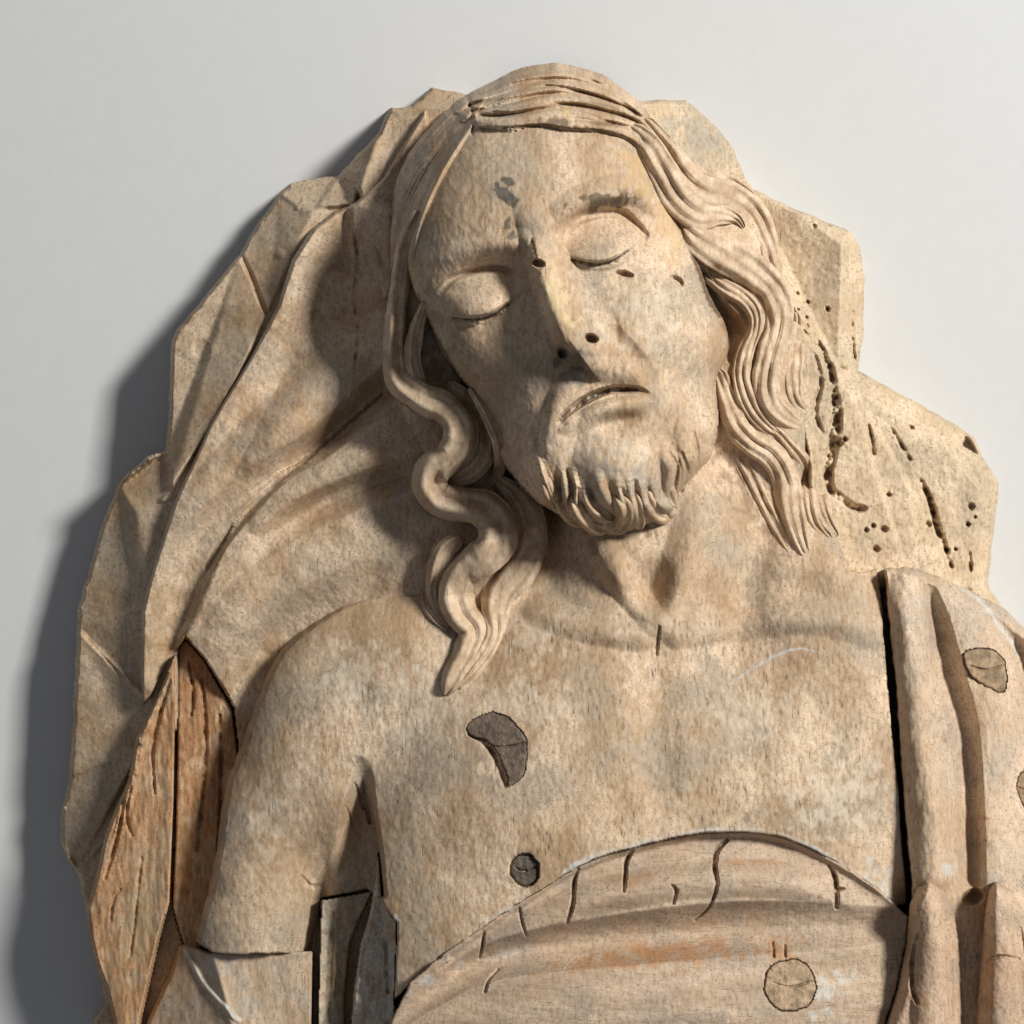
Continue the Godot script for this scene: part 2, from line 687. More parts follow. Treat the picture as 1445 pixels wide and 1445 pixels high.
# a carved lock: points x,y,lift,half width,height; laid on the surface of f, with strands cut along it
func lock(called: String, text: String, f: Field, strands: float, cut: float, a: Color, b: Color, mat: Material, parent: Node3D, seed_ := 1, crest := 0.85) -> void:
	var c := curve(nums(text), 2.2)
	var n := c.size()
	var zs := PackedFloat32Array()
	for p in c:
		zs.append(f.sample(p[0], p[1]))
	for r in 50:
		var t := zs.duplicate()
		for i in n:
			zs[i] = (t[maxi(i - 1, 0)] + t[i] + t[mini(i + 1, n - 1)]) / 3.0
	var fn := FastNoiseLite.new()
	fn.seed = seed_
	fn.frequency = 0.03
	var ring := 36
	var pos := PackedVector3Array()
	var col := PackedColorArray()
	var ix := PackedInt32Array()
	var run := 0.0
	for i in n:
		var p = c[i]
		var q = c[maxi(i - 1, 0)]
		var r = c[mini(i + 1, n - 1)]
		var dir := Vector2(r[0] - q[0], r[1] - q[1]).normalized()
		var side := Vector2(-dir.y, dir.x)
		run += Vector2(p[0] - q[0], p[1] - q[1]).length()
		var shut := minf(1.0, sqrt(minf(i + 0.02, n - 1 - i + 0.02) * 2.2 / maxf(p[3], 1.0)))
		for k in ring:
			var ang := TAU * k / ring
			var u := cos(ang)
			var v := sin(ang)
			var wob := fn.get_noise_2d(run * 0.5, u * 12.0)
			var x: float = p[0] + side.x * u * p[3] * shut * (1.0 + 0.16 * wob)
			var y: float = p[1] + side.y * u * p[3] * shut * (1.0 + 0.16 * wob)
			var top: float = p[4] * shut * (pow(maxf(v, 0.0), crest) if v > 0 else v * 0.9)
			if v > 0.0:
				var sway := 0.14 * sin(run * 0.035 + seed_)
				var r1 := pow(maxf(0.0, 1.0 - pow((u - 0.30 + sway) / 0.72, 2)), 0.62)
				var r2 := pow(maxf(0.0, 1.0 - pow((u + 0.52 + sway) / 0.50, 2)), 0.62)
				top = p[4] * shut * maxf(r1, 0.7 * r2) if crest > 1.0 else lerpf(top, p[4] * shut * maxf(r1, 0.8 * r2), 0.75)
			if v > 0.0:
				var ph := (u + 0.18 * sin(run * 0.02 + seed_)) * strands * PI * 0.5
				top -= cut * shut * v * pow(absf(cos(ph)), 3.0) if strands > 0 else 0.0
				top += (1.0 + 0.07 * p[4]) * wob
			pos.append(at(x, y, zs[i] + p[2] + top))
			var tcol := clampf(0.5 + 0.9 * fn.get_noise_2d(run * 0.9 + 300.0, u * 20.0) + 0.35 * fn.get_noise_2d(run * 6.0, u * 60.0), 0.0, 1.0)
			var g := 1.0 + 0.14 * fn.get_noise_2d(run * 14.0, u * 160.0)
			col.append(Color(lerpf(a.r, b.r, tcol) * g, lerpf(a.g, b.g, tcol) * g, lerpf(a.b, b.b, tcol) * g))
		if i > 0:
			for k in ring:
				var k2 := (k + 1) % ring
				var o := (i - 1) * ring
				ix.append_array([o + k, o + k2, o + ring + k2, o + k, o + ring + k2, o + ring + k])
	var st := SurfaceTool.new()
	var arr := []
	arr.resize(Mesh.ARRAY_MAX)
	arr[Mesh.ARRAY_VERTEX] = pos
	arr[Mesh.ARRAY_COLOR] = col
	arr[Mesh.ARRAY_INDEX] = ix
	st.create_from_arrays(arr)
	st.generate_normals()
	part(called, st.commit(), mat, parent)

const BOARD := "252,915,3 262,898,4 290,930,4 330,1000,4 345,1120,4 330,1330,4 262,1345,4 244,1280,3 248,1180,3 251,1060,3"
const CHEST_PLUG := "760,1228 758,1238 753,1246 744,1250 735,1249 727,1243 722,1234 721,1224 724,1214 731,1208 740,1206 750,1208 757,1215"
const ROBE_PLUG := "1376,916 1394,916 1413,926 1420,951 1416,977 1391,969 1369,951 1360,932 1361,920"
const ROBE_PLUG_EDGE := "1448,1086 1458,1092 1460,1115 1456,1138 1448,1141 1440,1132 1435,1112 1438,1094"
const BELLY_PLUG := "1151,1390 1149,1404 1141,1417 1128,1425 1113,1427 1098,1424 1086,1414 1079,1400 1079,1384 1085,1369 1096,1359 1110,1355 1126,1356 1140,1364 1148,1376"
const KNOT := "657,1030 660,1022 667,1015 678,1009 689,1006 700,1006 712,1009 722,1015 730,1023 738,1032 742,1042 743,1060 742,1079 739,1092 734,1101 724,1108 717,1110 716,1098 711,1084 704,1068 694,1052 684,1044 672,1040 662,1036"


func make_figure() -> void:
	figure = Node3D.new()
	figure.name = "carved_figure"
	figure.set_meta("label", "weathered carved wooden figure of a bearded man with closed eyes lying on rocks and drapery")
	figure.set_meta("category", "sculpture")
	add_child(figure)
	var body := make_body()
	make_backing()
	var robe := make_robe()
	make_inserts(body, robe)
	make_hair(body)


func make_body() -> Field:
	var f := Field.new(worn(nums("667,129,14 709,107,16 736,95,16 778,88,16 809,92,16 852,105,16 884,129,14 905,145,12 934,188,12 958,222,10 1000,245,10 1045,268,10 1078,320,10 1098,375,10 1112,430,10 1125,480,10 1135,540,10 1150,590,10 1160,640,8 1165,690,4 1174,740,3 1186,772,3 1200,804,3 1215,808,3 1237,803,3 1243,840,3 1246,892,3 1258,1031,3 1268,1120,3 1273,1203,3 1277,1233,3 1279,1275,3 1262,1279,3 1239,1256,3 1194,1226,3 1141,1196,3 1096,1179,3 1051,1174,3 994,1175,3 938,1185,3 899,1196,3 860,1205,3 815,1224,3 763,1257,3 727,1279,3 680,1310,3 638,1340,3 580,1387,3 557,1410,3 561,1303,3 549,1289,3 535,1266,3 516,1255,3 452,1268,3 450,1311,3 445,1343,3 337,1347,3 299,1345,3 273,1330,8 275,1315,12 292,1255,12 305,1191,12 310,1139,12 318,1098,12 338,1049,12 359,986,12 377,942,12 393,914,12 421,889,12 461,861,12 480,850,12 510,839,10 545,834,8 600,832,8 597,740,8 590,690,8 600,650,8 575,610,8 555,570,8 543,520,8 541,460,8 544,400,10 541,333,12 549,270,12 557,244,12 573,215,12 594,188,12 625,157,12 651,138,12"), 1.8, 10.0, 12), 1.6, 130.0)
	# --- large forms
	f.dome(880, 1330, 430, 560, 0, 110, 245, 40, 3.0)        # chest
	f.dome(1180, 1050, 160, 330, -8, 150, 175, 50, 3.0)      # shoulder side by the robe
	f.dome(500, 1040, 165, 215, 12, 130, 150, 40, 2.4)       # shoulder
	f.dome(600, 940, 150, 125, 0, 140, 150, 40, 2.0)
	f.dome(368, 1230, 98, 340, 11, 130, 125, 40, 2.2)        # upper arm
	f.dome(930, 800, 165, 210, -5, 140, 165, 50, 2.4)        # neck
	f.dome(1110, 790, 110, 110, 20, 150, 110, 40, 2.0)
	f.dome(690, 800, 130, 150, 0, 130, 130, 40, 2.0)
	f.soften(6)
	f.dome(785, 300, 243, 218, -12, 180, 215, 20, 2.2)       # skull and hair
	f.dome(640, 550, 95, 240, -8, 165, 105, 20, 2.0)          # hair beside the face
	f.dome(594, 420, 54, 240, 0, 170, 120, 30, 2.2)
	f.dome(1015, 470, 115, 290, -12, 150, 105, 30, 2.6)
	# --- face
	f.loft("120,700,860,262,40,262 145,665,890,262,85,264 170,640,912,262,118,266 220,610,934,262,150,270 260,592,947,262,163,278 300,580,961,260,170,287 362,575,984,256,176,296 405,583,997,254,178,302 432,594,1010,252,180,303 460,607,1024,252,180,304 497,624,1026,252,180,305 532,648,1012,252,178,306 558,670,1011,252,176,306 597,690,1013,252,174,306 642,704,1003,252,170,303 668,720,982,252,162,302 700,746,956,250,150,297 718,774,953,250,138,292 735,806,926,248,118,277 748,838,895,246,90,264 757,858,876,244,40,255", 2.5, 12.0)
	# neck tendons, hollow of the throat, collar bones
	f.line("838,755,10,30,24 862,800,16,30,24 895,845,16,26,22 928,884,10,20,20", 1.5)
	f.line("1005,690,8,26,40 985,750,14,24,40 962,810,14,22,36 942,870,6,18,20", 1.5)
	f.blob(915, 830, 45, 60, 20, -20)
	f.blob(880, 790, 60, 50, 0, 8)
	f.line("760,862,8,26,26 830,885,12,26,26 905,898,11,22,24", 1.6)
	f.line("955,895,9,22,24 1050,880,12,26,26 1150,868,12,26,30 1236,890,9,26,30", 1.6)
	f.blob(1135, 840, 100, 44, 5, -12)
	f.blob(928, 1030, 50, 170, 0, -11)
	f.blob(720, 1150, 180, 110, 15, 10)
	f.blob(1130, 1100, 140, 120, 0, 8)
	# armpit: the chest stands over the arm
	f.line("505,1085,-8,20,14 516,1112,-22,12,24 524,1150,-50,8,44 532,1200,-75,8,62 538,1262,-85,8,80", 1.4)
	f.line("330,1240,6,30,30 400,1180,10,40,40 470,1130,8,40,40", 1.6)
	return make_face(f)


func make_face(f: Field) -> Field:
	f.blob(915, 320, 60, 90, -10, -10)
	f.blob(905, 470, 90, 90, 0, 12)
	f.blob(640, 480, 60, 50, -30, 10)
	f.blob(700, 580, 60, 70, -25, -12)
	f.blob(930, 420, 80, 46, -10, 12)
	f.blob(945, 510, 60, 60, 10, -12)
	f.blob(845, 463, 24, 18, 20, 9)
	f.line("856,436,-1,9 868,458,-3,9 866,480,-3,9 852,496,-2,9", 1.2)
	f.line("866,470,-3,14 896,505,-6,16 920,540,-5,14", 1.4)
	# eye sockets, brows
	f.blob(672, 398, 90, 56, -22, -38)
	f.blob(852, 330, 90, 52, -14, -40)
	f.line("735,338,6,18,18 700,350,10,20,22 660,366,9,20,24 618,398,4,18,22", 1.5)
	f.line("772,318,4,20,20 812,288,10,24,22 860,272,12,26,20 905,272,10,26,22 938,300,4,22,20", 1.5)
	# lids
	f.blob(668, 417, 60, 42, -20, 36, 1.3)
	f.blob(853, 345, 58, 37, -12, 34, 1.3)
	f.line("622,430,4,22,4 642,446,10,34,4 667,447,11,34,4 692,442,10,32,4 718,425,6,26,4", 1.0)
	f.line("640,451,-4,4 667,451,-6,5 692,446,-6,5 716,430,-5,4", 1.0)
	f.line("800,355,3,20,4 818,364,8,30,4 840,368,11,36,4 862,364,10,34,4 888,350,5,24,4", 1.0)
	f.line("808,367,-4,4 840,373,-6,5 864,368,-6,5 890,353,-4,4", 1.0)
	f.line("622,412,-3,6 640,393,-9,6 667,383,-12,6 700,379,-12,6 720,383,-7,6", 1.2)
	f.line("808,310,-3,6 834,300,-9,7 874,299,-11,7 895,314,-10,7 910,332,-6,7", 1.2)
	# nose
	f.line("748,296,3,26,24 754,340,14,34,20 762,380,29,46,19 776,425,40,58,20 792,462,46,64,22 806,484,46,60,26 812,492,38,54,28", 0.9)
	f.line("757,356,5,22,14 768,390,8,26,16 786,440,10,28,18 800,472,9,30,20", 0.4)
	f.blob(834, 478, 10, 7, 15, -26, 0.6)
	f.blob(795, 497, 8, 9, 0, -26, 0.6)
	f.blob(760, 372, 9, 6, 10, -20, 0.5)
	f.blob(881, 387, 13, 5, 10, -16, 0.5)
	f.blob(955, 397, 11, 7, 35, -16, 0.5)
	# moustache, mouth, chin
	f.line("822,520,5,20,20 800,548,10,26,22 780,588,16,38,16 772,628,15,38,15 768,668,7,30,14", 1.4)
	f.line("835,522,5,20,20 880,527,8,24,18 918,536,7,26,22 945,572,5,24,24 968,620,4,22,22", 1.4)
	f.line("789,596,-3,4,4 799,584,-13,6,5 823,567,-18,7,6 854,553,-18,7,5 880,550,-16,6,5 902,551,-9,5,4 914,555,-2,3,3", 0.7, 0.3)
	f.line("805,597,6,10,22 850,575,14,11,24 885,568,12,11,22 910,566,4,8,18", 1.5)
	f.blob(870, 596, 50, 20, -8, -9)
	f.blob(868, 665, 78, 66, 0, 20)
	# beard
	f.blob(1002, 608, 17, 19, 0, 9, 1.0)
	for t in ["742,600,0,10 750,640,8,11 762,675,11,11 776,700,9,10 788,716,0,8", "756,640,0,9 768,670,11,10 779,696,12,10 790,714,5,8", "792,655,0,8 796,689,15,9 801,716,15,8 812,730,4,7", "806,662,0,8 812,695,16,9 815,718,18,9 828,735,16,9 848,744,8,8", "822,680,0,7 826,708,18,9 838,725,22,9 854,732,14,8", "842,668,0,11 848,694,14,12 859,714,12,10", "868,672,0,10 876,700,12,10 879,724,15,11 874,744,7,9",
		"888,672,0,10 892,700,14,10 895,720,15,10 896,740,5,9", "904,676,0,9 910,706,15,9 917,724,14,8 924,730,4,6", "918,670,0,10 928,702,15,10 941,719,15,9 948,724,3,6", "938,632,0,12 948,664,15,13 946,690,14,11 948,712,4,8", "964,618,0,11 971,652,14,13 964,682,12,10 957,700,3,7", "984,560,0,12 994,590,7,13 990,632,9,13 980,664,4,9", "958,540,0,12 968,580,7,13 962,610,5,12 956,630,0,10"]:
		f.line(t, 0.9)
	for t in ["768,655,-3,4 776,680,-7,5 786,706,-7,4", "788,668,-4,4 790,690,-12,5 795,714,-10,5", "800,664,-5,4 808,690,-14,5 804,712,-12,5 808,726,-8,4", "816,690,-6,4 821,714,-14,5 834,731,-12,4 848,738,-6,4", "830,690,-6,4 840,713,-15,5 852,722,-16,6 861,730,-16,8 862,742,-8,5", "869,690,-3,3 870,718,-7,3", "877,690,-4,4 887,713,-10,4 885,736,-10,4", "895,680,-6,5 899,704,-15,6 906,730,-15,6", "915,690,-4,4 923,714,-11,4 935,725,-8,4", "946,640,-4,3 955,660,-9,4 951,692,-10,4 951,716,-8,3", "962,640,-4,4 970,668,-7,4 960,694,-5,3", "978,610,-3,4 984,640,-6,4 974,668,-4,3", "752,655,-2,4 764,688,-5,4 776,708,-4,3"]:
		f.line(t, 1.0)
	f.line("930,262,-6,8 968,336,-10,8 990,390,-18,10 1012,436,-28,16 1034,468,-30,20 1034,500,-16,14", 1.0)
	# hair lies proud of the forehead
	f.line("668,168,8,40,6 700,177,13,50,6 760,172,14,60,6 800,178,14,60,6 850,181,14,60,6 895,196,14,50,7 920,230,12,44,8 945,290,8,30,8", 1.2)
	f.line("668,168,8,6,40 645,205,12,6,50 620,245,13,7,44 595,300,13,7,40 580,350,12,8,36 574,390,8,8,30", 1.2)
	var top_out: Array = nums("658,138 710,109 778,91 850,107 905,148 940,196 985,246")
	var top_in: Array = nums("674,165 720,174 790,169 850,177 908,195 948,240 990,290")
	var left_out: Array = nums("660,138 625,158 594,190 560,245 545,330 546,400")
	var left_in: Array = nums("668,172 640,212 612,262 588,318 578,350 572,400")
	for g in 11:
		var t := 0.05 + g * 0.088
		var a := ""
		var b := ""
		for i in 7:
			a += "%f,%f,%f,%f " % [lerpf(top_out[i][0], top_in[i][0], t), lerpf(top_out[i][1], top_in[i][1], t) + 4 * sin(g * 2.3 + i * 1.7), -9.0 + 5.0 * sin(g * 1.9 + i), 4.6 + 1.6 * sin(g * 4.1)]
		for i in 6:
			b += "%f,%f,%f,%f " % [lerpf(left_out[i][0], left_in[i][0], t), lerpf(left_out[i][1], left_in[i][1], t), -8.0 + 3.0 * sin(g * 1.3 + i * 1.1), 5.0]
		f.line(a, 1.2)
		f.line(b, 1.2)
	f.blob(788, 99, 24, 3, 3, -12, 0.6)
	f.line("666,160,-4,2 668,178,-8,3 666,190,-3,2", 0.8)
	# joints of blocks and cracks
	f.line("500,1105,-4,2 508,1122,-10,3 513,1140,-8,3", 0.8)
	f.line("513,1102,-4,2 515,1125,-10,3 522,1160,-10,3", 0.8)
	f.line("488,1138,-3,2 494,1152,-7,2 499,1168,-3,2", 0.8)
	f.line("426,1237,-3,3 438,1250,-7,3 452,1250,-4,3", 0.8)
	f.line("930,884,-6,2 928,905,-8,3 926,925,-4,2", 0.8)
	return color_body(f)


func color_body(f: Field) -> Field:
	f.ripple(0.9, 70.0)
	f.ripple(0.35, 9.0, 1.0, 0.5)
	f.ripple(0.55, 22.0, 1.0, 0.6)
	# the holes of the knot and of the round plug
	f.pit(rounded(CHEST_PLUG, 1.08), 9.0)
	f.pit(rounded(KNOT, 0.985), 9.0)
	f.line("664,1036,-8,4 682,1046,-12,5 694,1060,-16,5 706,1085,-16,5 714,1108,-8,4", 0.6, 0.5)
	f.round_off(60.0)
	f.tones(PALE, TAN, GREY, 120.0, 1.0, 0.4)
	f.stain("712,268,14,17,30,0.85 722,282,8,10,40,0.8 716,318,10,10,0,0.85 724,330,7,9,30,0.7", Color(0.11, 0.105, 0.095), 0.9, 0.3)
	f.stain("862,284,46,13,-5,0.8 885,280,22,16,0,0.8", Color(0.11, 0.085, 0.055), 0.9, 0.4)
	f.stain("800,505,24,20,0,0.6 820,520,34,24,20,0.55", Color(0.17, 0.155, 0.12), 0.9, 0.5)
	f.stain("880,585,30,14,0,0.4", BROWN)
	f.stain("905,240,45,60,-10,0.7 940,320,26,70,-14,0.6", Color(0.60, 0.42, 0.23))
	f.stain("784,420,22,62,-16,0.7", Color(0.74, 0.59, 0.36), 0.5)
	f.stain("801,155,8,14,0,1.0", Color(0.72, 0.55, 0.28), 0.3)
	f.stain("785,172,30,7,5,0.8 850,175,30,6,5,0.6", Color(0.17, 0.12, 0.08))
	f.stain("920,880,120,30,0,0.5 700,860,90,20,0,0.5", GREY)
	f.stain("700,1062,40,52,-20,0.35", Color(0.6, 0.53, 0.43))
	f.mark("1262,1276,1,9 1239,1252,0.9,5 1194,1222,0.35,3 1141,1192,0.6,4 1096,1175,0.25,2 1051,1170,0.4,3 994,1171,0.6,3 938,1181,0.3,3 899,1192,0.7,5 880,1198,0.2,3 860,1200,0.3,3 815,1219,0.9,7 790,1236,0.2,3", GESSO)
	f.mark("680,1300,0.5,2 720,1283,0.8,3 742,1268,0.5,3", GESSO)
	f.mark("1030,965,0.3,2 1060,945,0.8,2 1095,925,0.8,3 1130,915,0.8,2 1165,925,0.2,2", GESSO)
	f.mark("560,1290,0.8,5 556,1330,0.6,5 560,1390,0.5,5", GESSO)
	f.mark("1262,1120,0.5,4 1268,1180,0.8,4 1273,1233,0.8,5", GESSO)
	f.stain("1240,1240,26,40,-10,0.6 628,1372,30,12,-40,0.9", GESSO, 0.9)
	f.stain("880,990,60,70,0,0.5 1000,1130,60,50,0,0.45 760,940,60,20,-8,0.5 560,880,70,34,-10,0.55 460,1060,30,60,0,0.4 880,1130,36,60,0,0.4 660,1290,60,40,-20,0.4 430,1280,30,40,0,0.5", Color(0.50, 0.35, 0.21), 1.0)
	f.stain("600,1000,60,70,10,0.5 740,990,70,40,0,0.5 1180,1120,80,60,0,0.55 500,960,60,60,20,0.45 1080,1010,80,40,-10,0.4 380,1150,40,70,10,0.4 750,900,60,30,0,0.45 880,660,60,40,0,0.4 900,450,70,50,0,0.4 640,370,40,30,0,0.4", Color(0.78, 0.68, 0.55), 1.1)
	f.stain("860,770,50,16,-10,0.55 905,740,30,20,0,0.4", Color(0.28, 0.20, 0.13), 1.1)
	var r := RandomNumberGenerator.new()
	r.seed = 77
	for p in nums("1010,1125,46,40,34 770,1180,22,20,12 900,1150,26,20,10 800,890,90,22,34 960,900,60,30,22 1060,960,90,50,16 560,1010,60,50,18 1140,1040,80,90,22 640,1110,90,80,18 400,1080,60,110,18 850,1020,110,60,20 920,930,18,40,8"):
		for k in int(p[4] * 0.6):
			var x: float = p[0] + r.randf_range(-1, 1) * p[2]
			var y: float = p[1] + r.randf_range(-1, 1) * p[3]
			var l := r.randf_range(5, 17)
			var lean := r.randf_range(-0.05, 0.22)
			f.mark("%f,%f,0.2,0.9 %f,%f,0.6,1.4 %f,%f,0.2,0.9" % [x, y, x + lean * l * 0.5, y + l * 0.5, x + lean * l, y + l], Color(0.13, 0.095, 0.065), 0.2)
	f.stain("640,560,40,110,-25,0.55 600,470,26,60,0,0.5 1040,440,30,60,-10,0.6 1060,590,40,30,30,0.5 1060,700,26,90,-35,0.6", Color(0.27, 0.185, 0.115), 0.9)
	f.stain("700,1058,56,62,-20,0.4 741,1228,34,36,0,0.5", Color(0.24, 0.18, 0.13), 0.8)
	f.stain("810,540,30,14,-30,0.4 930,560,40,30,30,0.35 860,690,70,40,0,0.35 830,640,60,60,0,0.35", Color(0.44, 0.40, 0.34), 1.0)
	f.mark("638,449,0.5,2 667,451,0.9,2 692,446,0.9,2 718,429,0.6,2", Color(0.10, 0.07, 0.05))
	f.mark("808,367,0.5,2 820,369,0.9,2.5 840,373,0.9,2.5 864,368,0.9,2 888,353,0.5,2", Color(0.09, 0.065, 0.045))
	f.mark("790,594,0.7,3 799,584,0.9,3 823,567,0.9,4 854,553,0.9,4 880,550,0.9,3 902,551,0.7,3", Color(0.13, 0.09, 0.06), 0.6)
	f.mark("806,579,0.9,2 812,574,0.3,2", GESSO)
	f.mark("828,562,0.9,2 842,557,0.9,2", GESSO)
	f.mark("862,551,0.8,2 874,550,0.8,2", GESSO)
	f.mark("590,415,0.5,2 609,462,0.7,3 649,534,0.7,3 673,560,0.7,3 704,644,0.7,3 722,670,0.6,3 760,712,0.5,2", Color(0.16, 0.11, 0.07))
	f.mark("668,172,0.3,2 720,179,0.5,3 770,176,0.8,4 800,180,0.7,4 850,184,0.7,4 895,199,0.6,4 921,234,0.6,3 948,298,0.7,3 968,338,0.8,4 985,380,0.8,4 1000,422,0.8,5 1016,448,0.8,5", Color(0.19, 0.13, 0.085))
	f.mark("790,672,0.5,2 792,708,0.7,3", Color(0.2, 0.14, 0.09))
	f.mark("700,160,0.3,3 760,150,0.5,4 840,146,0.5,4 905,170,0.4,4", Color(0.33, 0.24, 0.16))
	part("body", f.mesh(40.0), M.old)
	return f


func make_backing() -> void:
	var rocks := Field.new(worn(nums("150,1520,5 131,1440,5 148,1415,5 109,1233,5 94,1210,5 85,1186,5 85,1154,5 97,1098,5 103,1005,5 107,921,5 108,885,5 110,857,5 126,801,5 144,737,5 160,701,5 165,687,5 180,669,5 208,645,5 232,636,5 237,600,5 240,520,5 240,483,5 250,464,5 339,359,5 345,347,5 358,324,5 393,274,5 409,260,5 428,254,5 475,249,5 533,188,5 550,152,5 579,150,5 610,123,5 659,133,5 800,140,5 800,700,5 700,1520,5"), 2.2, 13.0), 2.0, 110.0)
	# (left) chiselled facets x,y,z
	for t in ["579,150,60 610,123,50 667,131,70 700,160,110 650,165,110", "550,152,110 600,150,120 660,150,150 660,400,190 540,420,180 506,262,150 531,192,130",
		"475,249,80 533,188,80 531,192,120 506,262,138 500,290,132 440,292,112", "393,274,55 409,260,50 428,254,50 475,249,70 440,300,112 436,305,108",
		"393,274,50 438,308,112 413,359,118 378,440,118 347,386,72 339,359,55 358,324,45", "339,359,66 376,440,112 352,500,125 300,600,130 240,690,122 235,640,78 240,483,62 250,464,60",
		"165,687,50 232,636,60 240,690,100 221,711,96 192,721,88 172,709,70", "165,687,45 172,709,72 192,721,90 190,860,88 108,885,38 110,857,36 144,737,40",
		"192,721,90 221,711,96 260,700,110 220,880,124 190,860,90", "108,885,40 190,860,90 220,850,118 215,985,105 176,958,100 112,889,48", "108,887,52 112,889,56 176,958,104 215,1000,104 200,1060,88 150,1110,74 97,1098,52 103,1005,56",
		"97,1098,45 150,1110,76 200,1060,88 180,1150,84 146,1190,64 109,1233,40 85,1186,30 85,1154,34", "200,1060,70 320,1000,66 330,1500,66 150,1500,50 131,1440,40 148,1415,50 109,1233,40 146,1190,66"]:
		rocks.facet(t)
	rocks.soften(2)
	rocks.ripple(1.6, 60.0)
	rocks.ripple(0.4, 10.0)
	for j in rocks.h:
		var low := 34.0 * clampf((430.0 - rocks.y0 - j * rocks.s) / 160.0, 0.0, 1.0)
		for i in rocks.w:
			rocks.z[j * rocks.w + i] += 62.0 - low
	rocks.pit(nums(BOARD), 44.0)
	rocks.pit(nums("250,925 262,896 290,925 332,1000 332,1100 250,1100"), 10.0)
	rocks.line("339,359,-8,4 355,392,-10,4 368,425,-10,4 376,442,-6,4", 0.8)
	rocks.line("108,886,-3,2 140,920,-4,2 176,958,-5,3", 0.8)
	rocks.blob(284, 492, 13, 14, 0, -5, 0.8)
	rocks.blob(292, 496, 16, 16, 0, 3, 1.0)
	rocks.blob(395, 358, 9, 8, 0, 4, 1.0)
	rocks.round_off(0.0)
	rocks.tones(Color(0.66, 0.53, 0.385), TAN, Color(0.50, 0.41, 0.31), 120.0)
	part("rock", rocks.mesh(-4.0), M.old)
	make_rock_right()
	make_drapery()


func make_rock_right() -> void:
	var f := Field.new(worn(nums("800,140,5 906,144,5 931,141,5 968,141,5 984,154,5 1013,180,5 1034,209,5 1046,238,5 1051,250,5 1063,266,5 1103,286,5 1200,327,5 1214,349,5 1220,392,5 1218,477,5 1210,523,5 1240,539,5 1358,604,5 1374,618,5 1398,663,5 1410,682,5 1408,708,5 1400,772,5 1394,822,5 1397,831,5 1416,859,5 1470,920,5 1500,1520,5 800,1520,5"), 2.2, 13.0, 6), 1.8, 130.0)
	for t in ["800,140,100 906,144,80 968,141,60 984,154,60 1013,180,62 1034,209,66 1051,255,80 1020,300,160 900,250,150", "1051,252,90 1103,286,104 1200,327,100 1190,345,138 1185,523,142 1139,470,160 1085,375,176 1040,300,170",
		"1200,327,90 1214,349,84 1220,392,80 1218,477,80 1210,523,85 1185,523,142 1190,345,138", "1139,465,165 1175,520,158 1200,540,150 1290,700,150 1300,830,150 1150,830,160 1140,640,170 1090,430,170", "1185,518,110 1210,523,100 1240,539,96 1358,604,92 1330,628,130 1200,545,148",
		"1200,542,150 1330,625,132 1385,690,128 1375,840,130 1290,840,150 1290,700,150", "1330,626,131 1358,604,92 1398,663,86 1410,682,84 1400,772,84 1394,822,90 1372,840,130 1385,690,128", "1372,835,120 1394,822,90 1416,859,80 1480,930,80 1480,1500,100 1300,1500,120 1290,835,140"]:
		f.facet(t)
	f.soften(2)
	f.ripple(2.2, 70.0)
	f.ripple(0.7, 12.0)
	for k in f.w * f.h:
		f.z[k] += 25.0
	f.line("1120,440,-6,4 1139,465,-14,6 1155,490,-16,7 1168,510,-14,7 1176,545,-12,6 1180,586,-16,9 1176,630,-16,9 1168,665,-18,8 1172,690,-14,7 1190,705,-10,6 1205,716,-12,7 1220,718,-6,4", 0.8, 1.4)
	f.line("1150,500,-4,3 1158,540,-7,4 1150,580,-7,4 1160,610,-6,3", 0.8, 1.0)
	f.line("1300,680,-8,4 1312,705,-12,5 1320,735,-14,6 1325,755,-8,5", 0.8, 1.8)
	f.line("1328,755,-7,4 1335,775,-9,4 1342,800,-6,3", 0.8, 1.8)
	f.line("1226,600,-5,2 1230,620,-8,3 1233,640,-6,3", 0.8, 1.0)
	f.line("1258,605,-6,3 1270,625,-8,3 1284,648,-7,3", 0.8, 1.2)
	f.line("1203,440,-6,3 1202,470,-9,3 1206,510,-7,3", 0.8, 1.5)
	f.line("1368,780,-6,3 1370,805,-8,3", 0.8, 1.2)
	for p in nums("1149,319,4 1048,255,4 1037,270,3 1039,275,4 1070,298,3 1072,314,3 1183,605,6 1185,625,6 1178,600,4 1236,775,6 1254,698,4 1247,747,6 1232,742,4 1286,603,4 1378,622,3 1370,715,6 1380,722,5 1336,776,4 1348,775,3 1310,740,5 1168,436,4 1126,437,3 1138,448,3 1140,426,3 1125,414,3 1376,730,3 1366,740,4 1222,748,4 1192,620,4 1180,560,4"):
		f.blob(p[0], p[1], p[2], p[2] * 0.85, p[0], -12, 0.6)
	f.blob(1160, 385, 30, 40, 20, -4)
	f.round_off(0.0)
	f.tones(Color(0.74, 0.61, 0.44), Color(0.60, 0.47, 0.32), Color(0.54, 0.44, 0.32), 90.0, 1.0, 1.0, 4)
	f.stain("985,190,60,50,30,0.6", Color(0.42, 0.40, 0.35))
	f.stain("1112,630,14,16,0,0.7", Color(0.2, 0.19, 0.17))
	part("rock", f.mesh(-4.0), M.old)


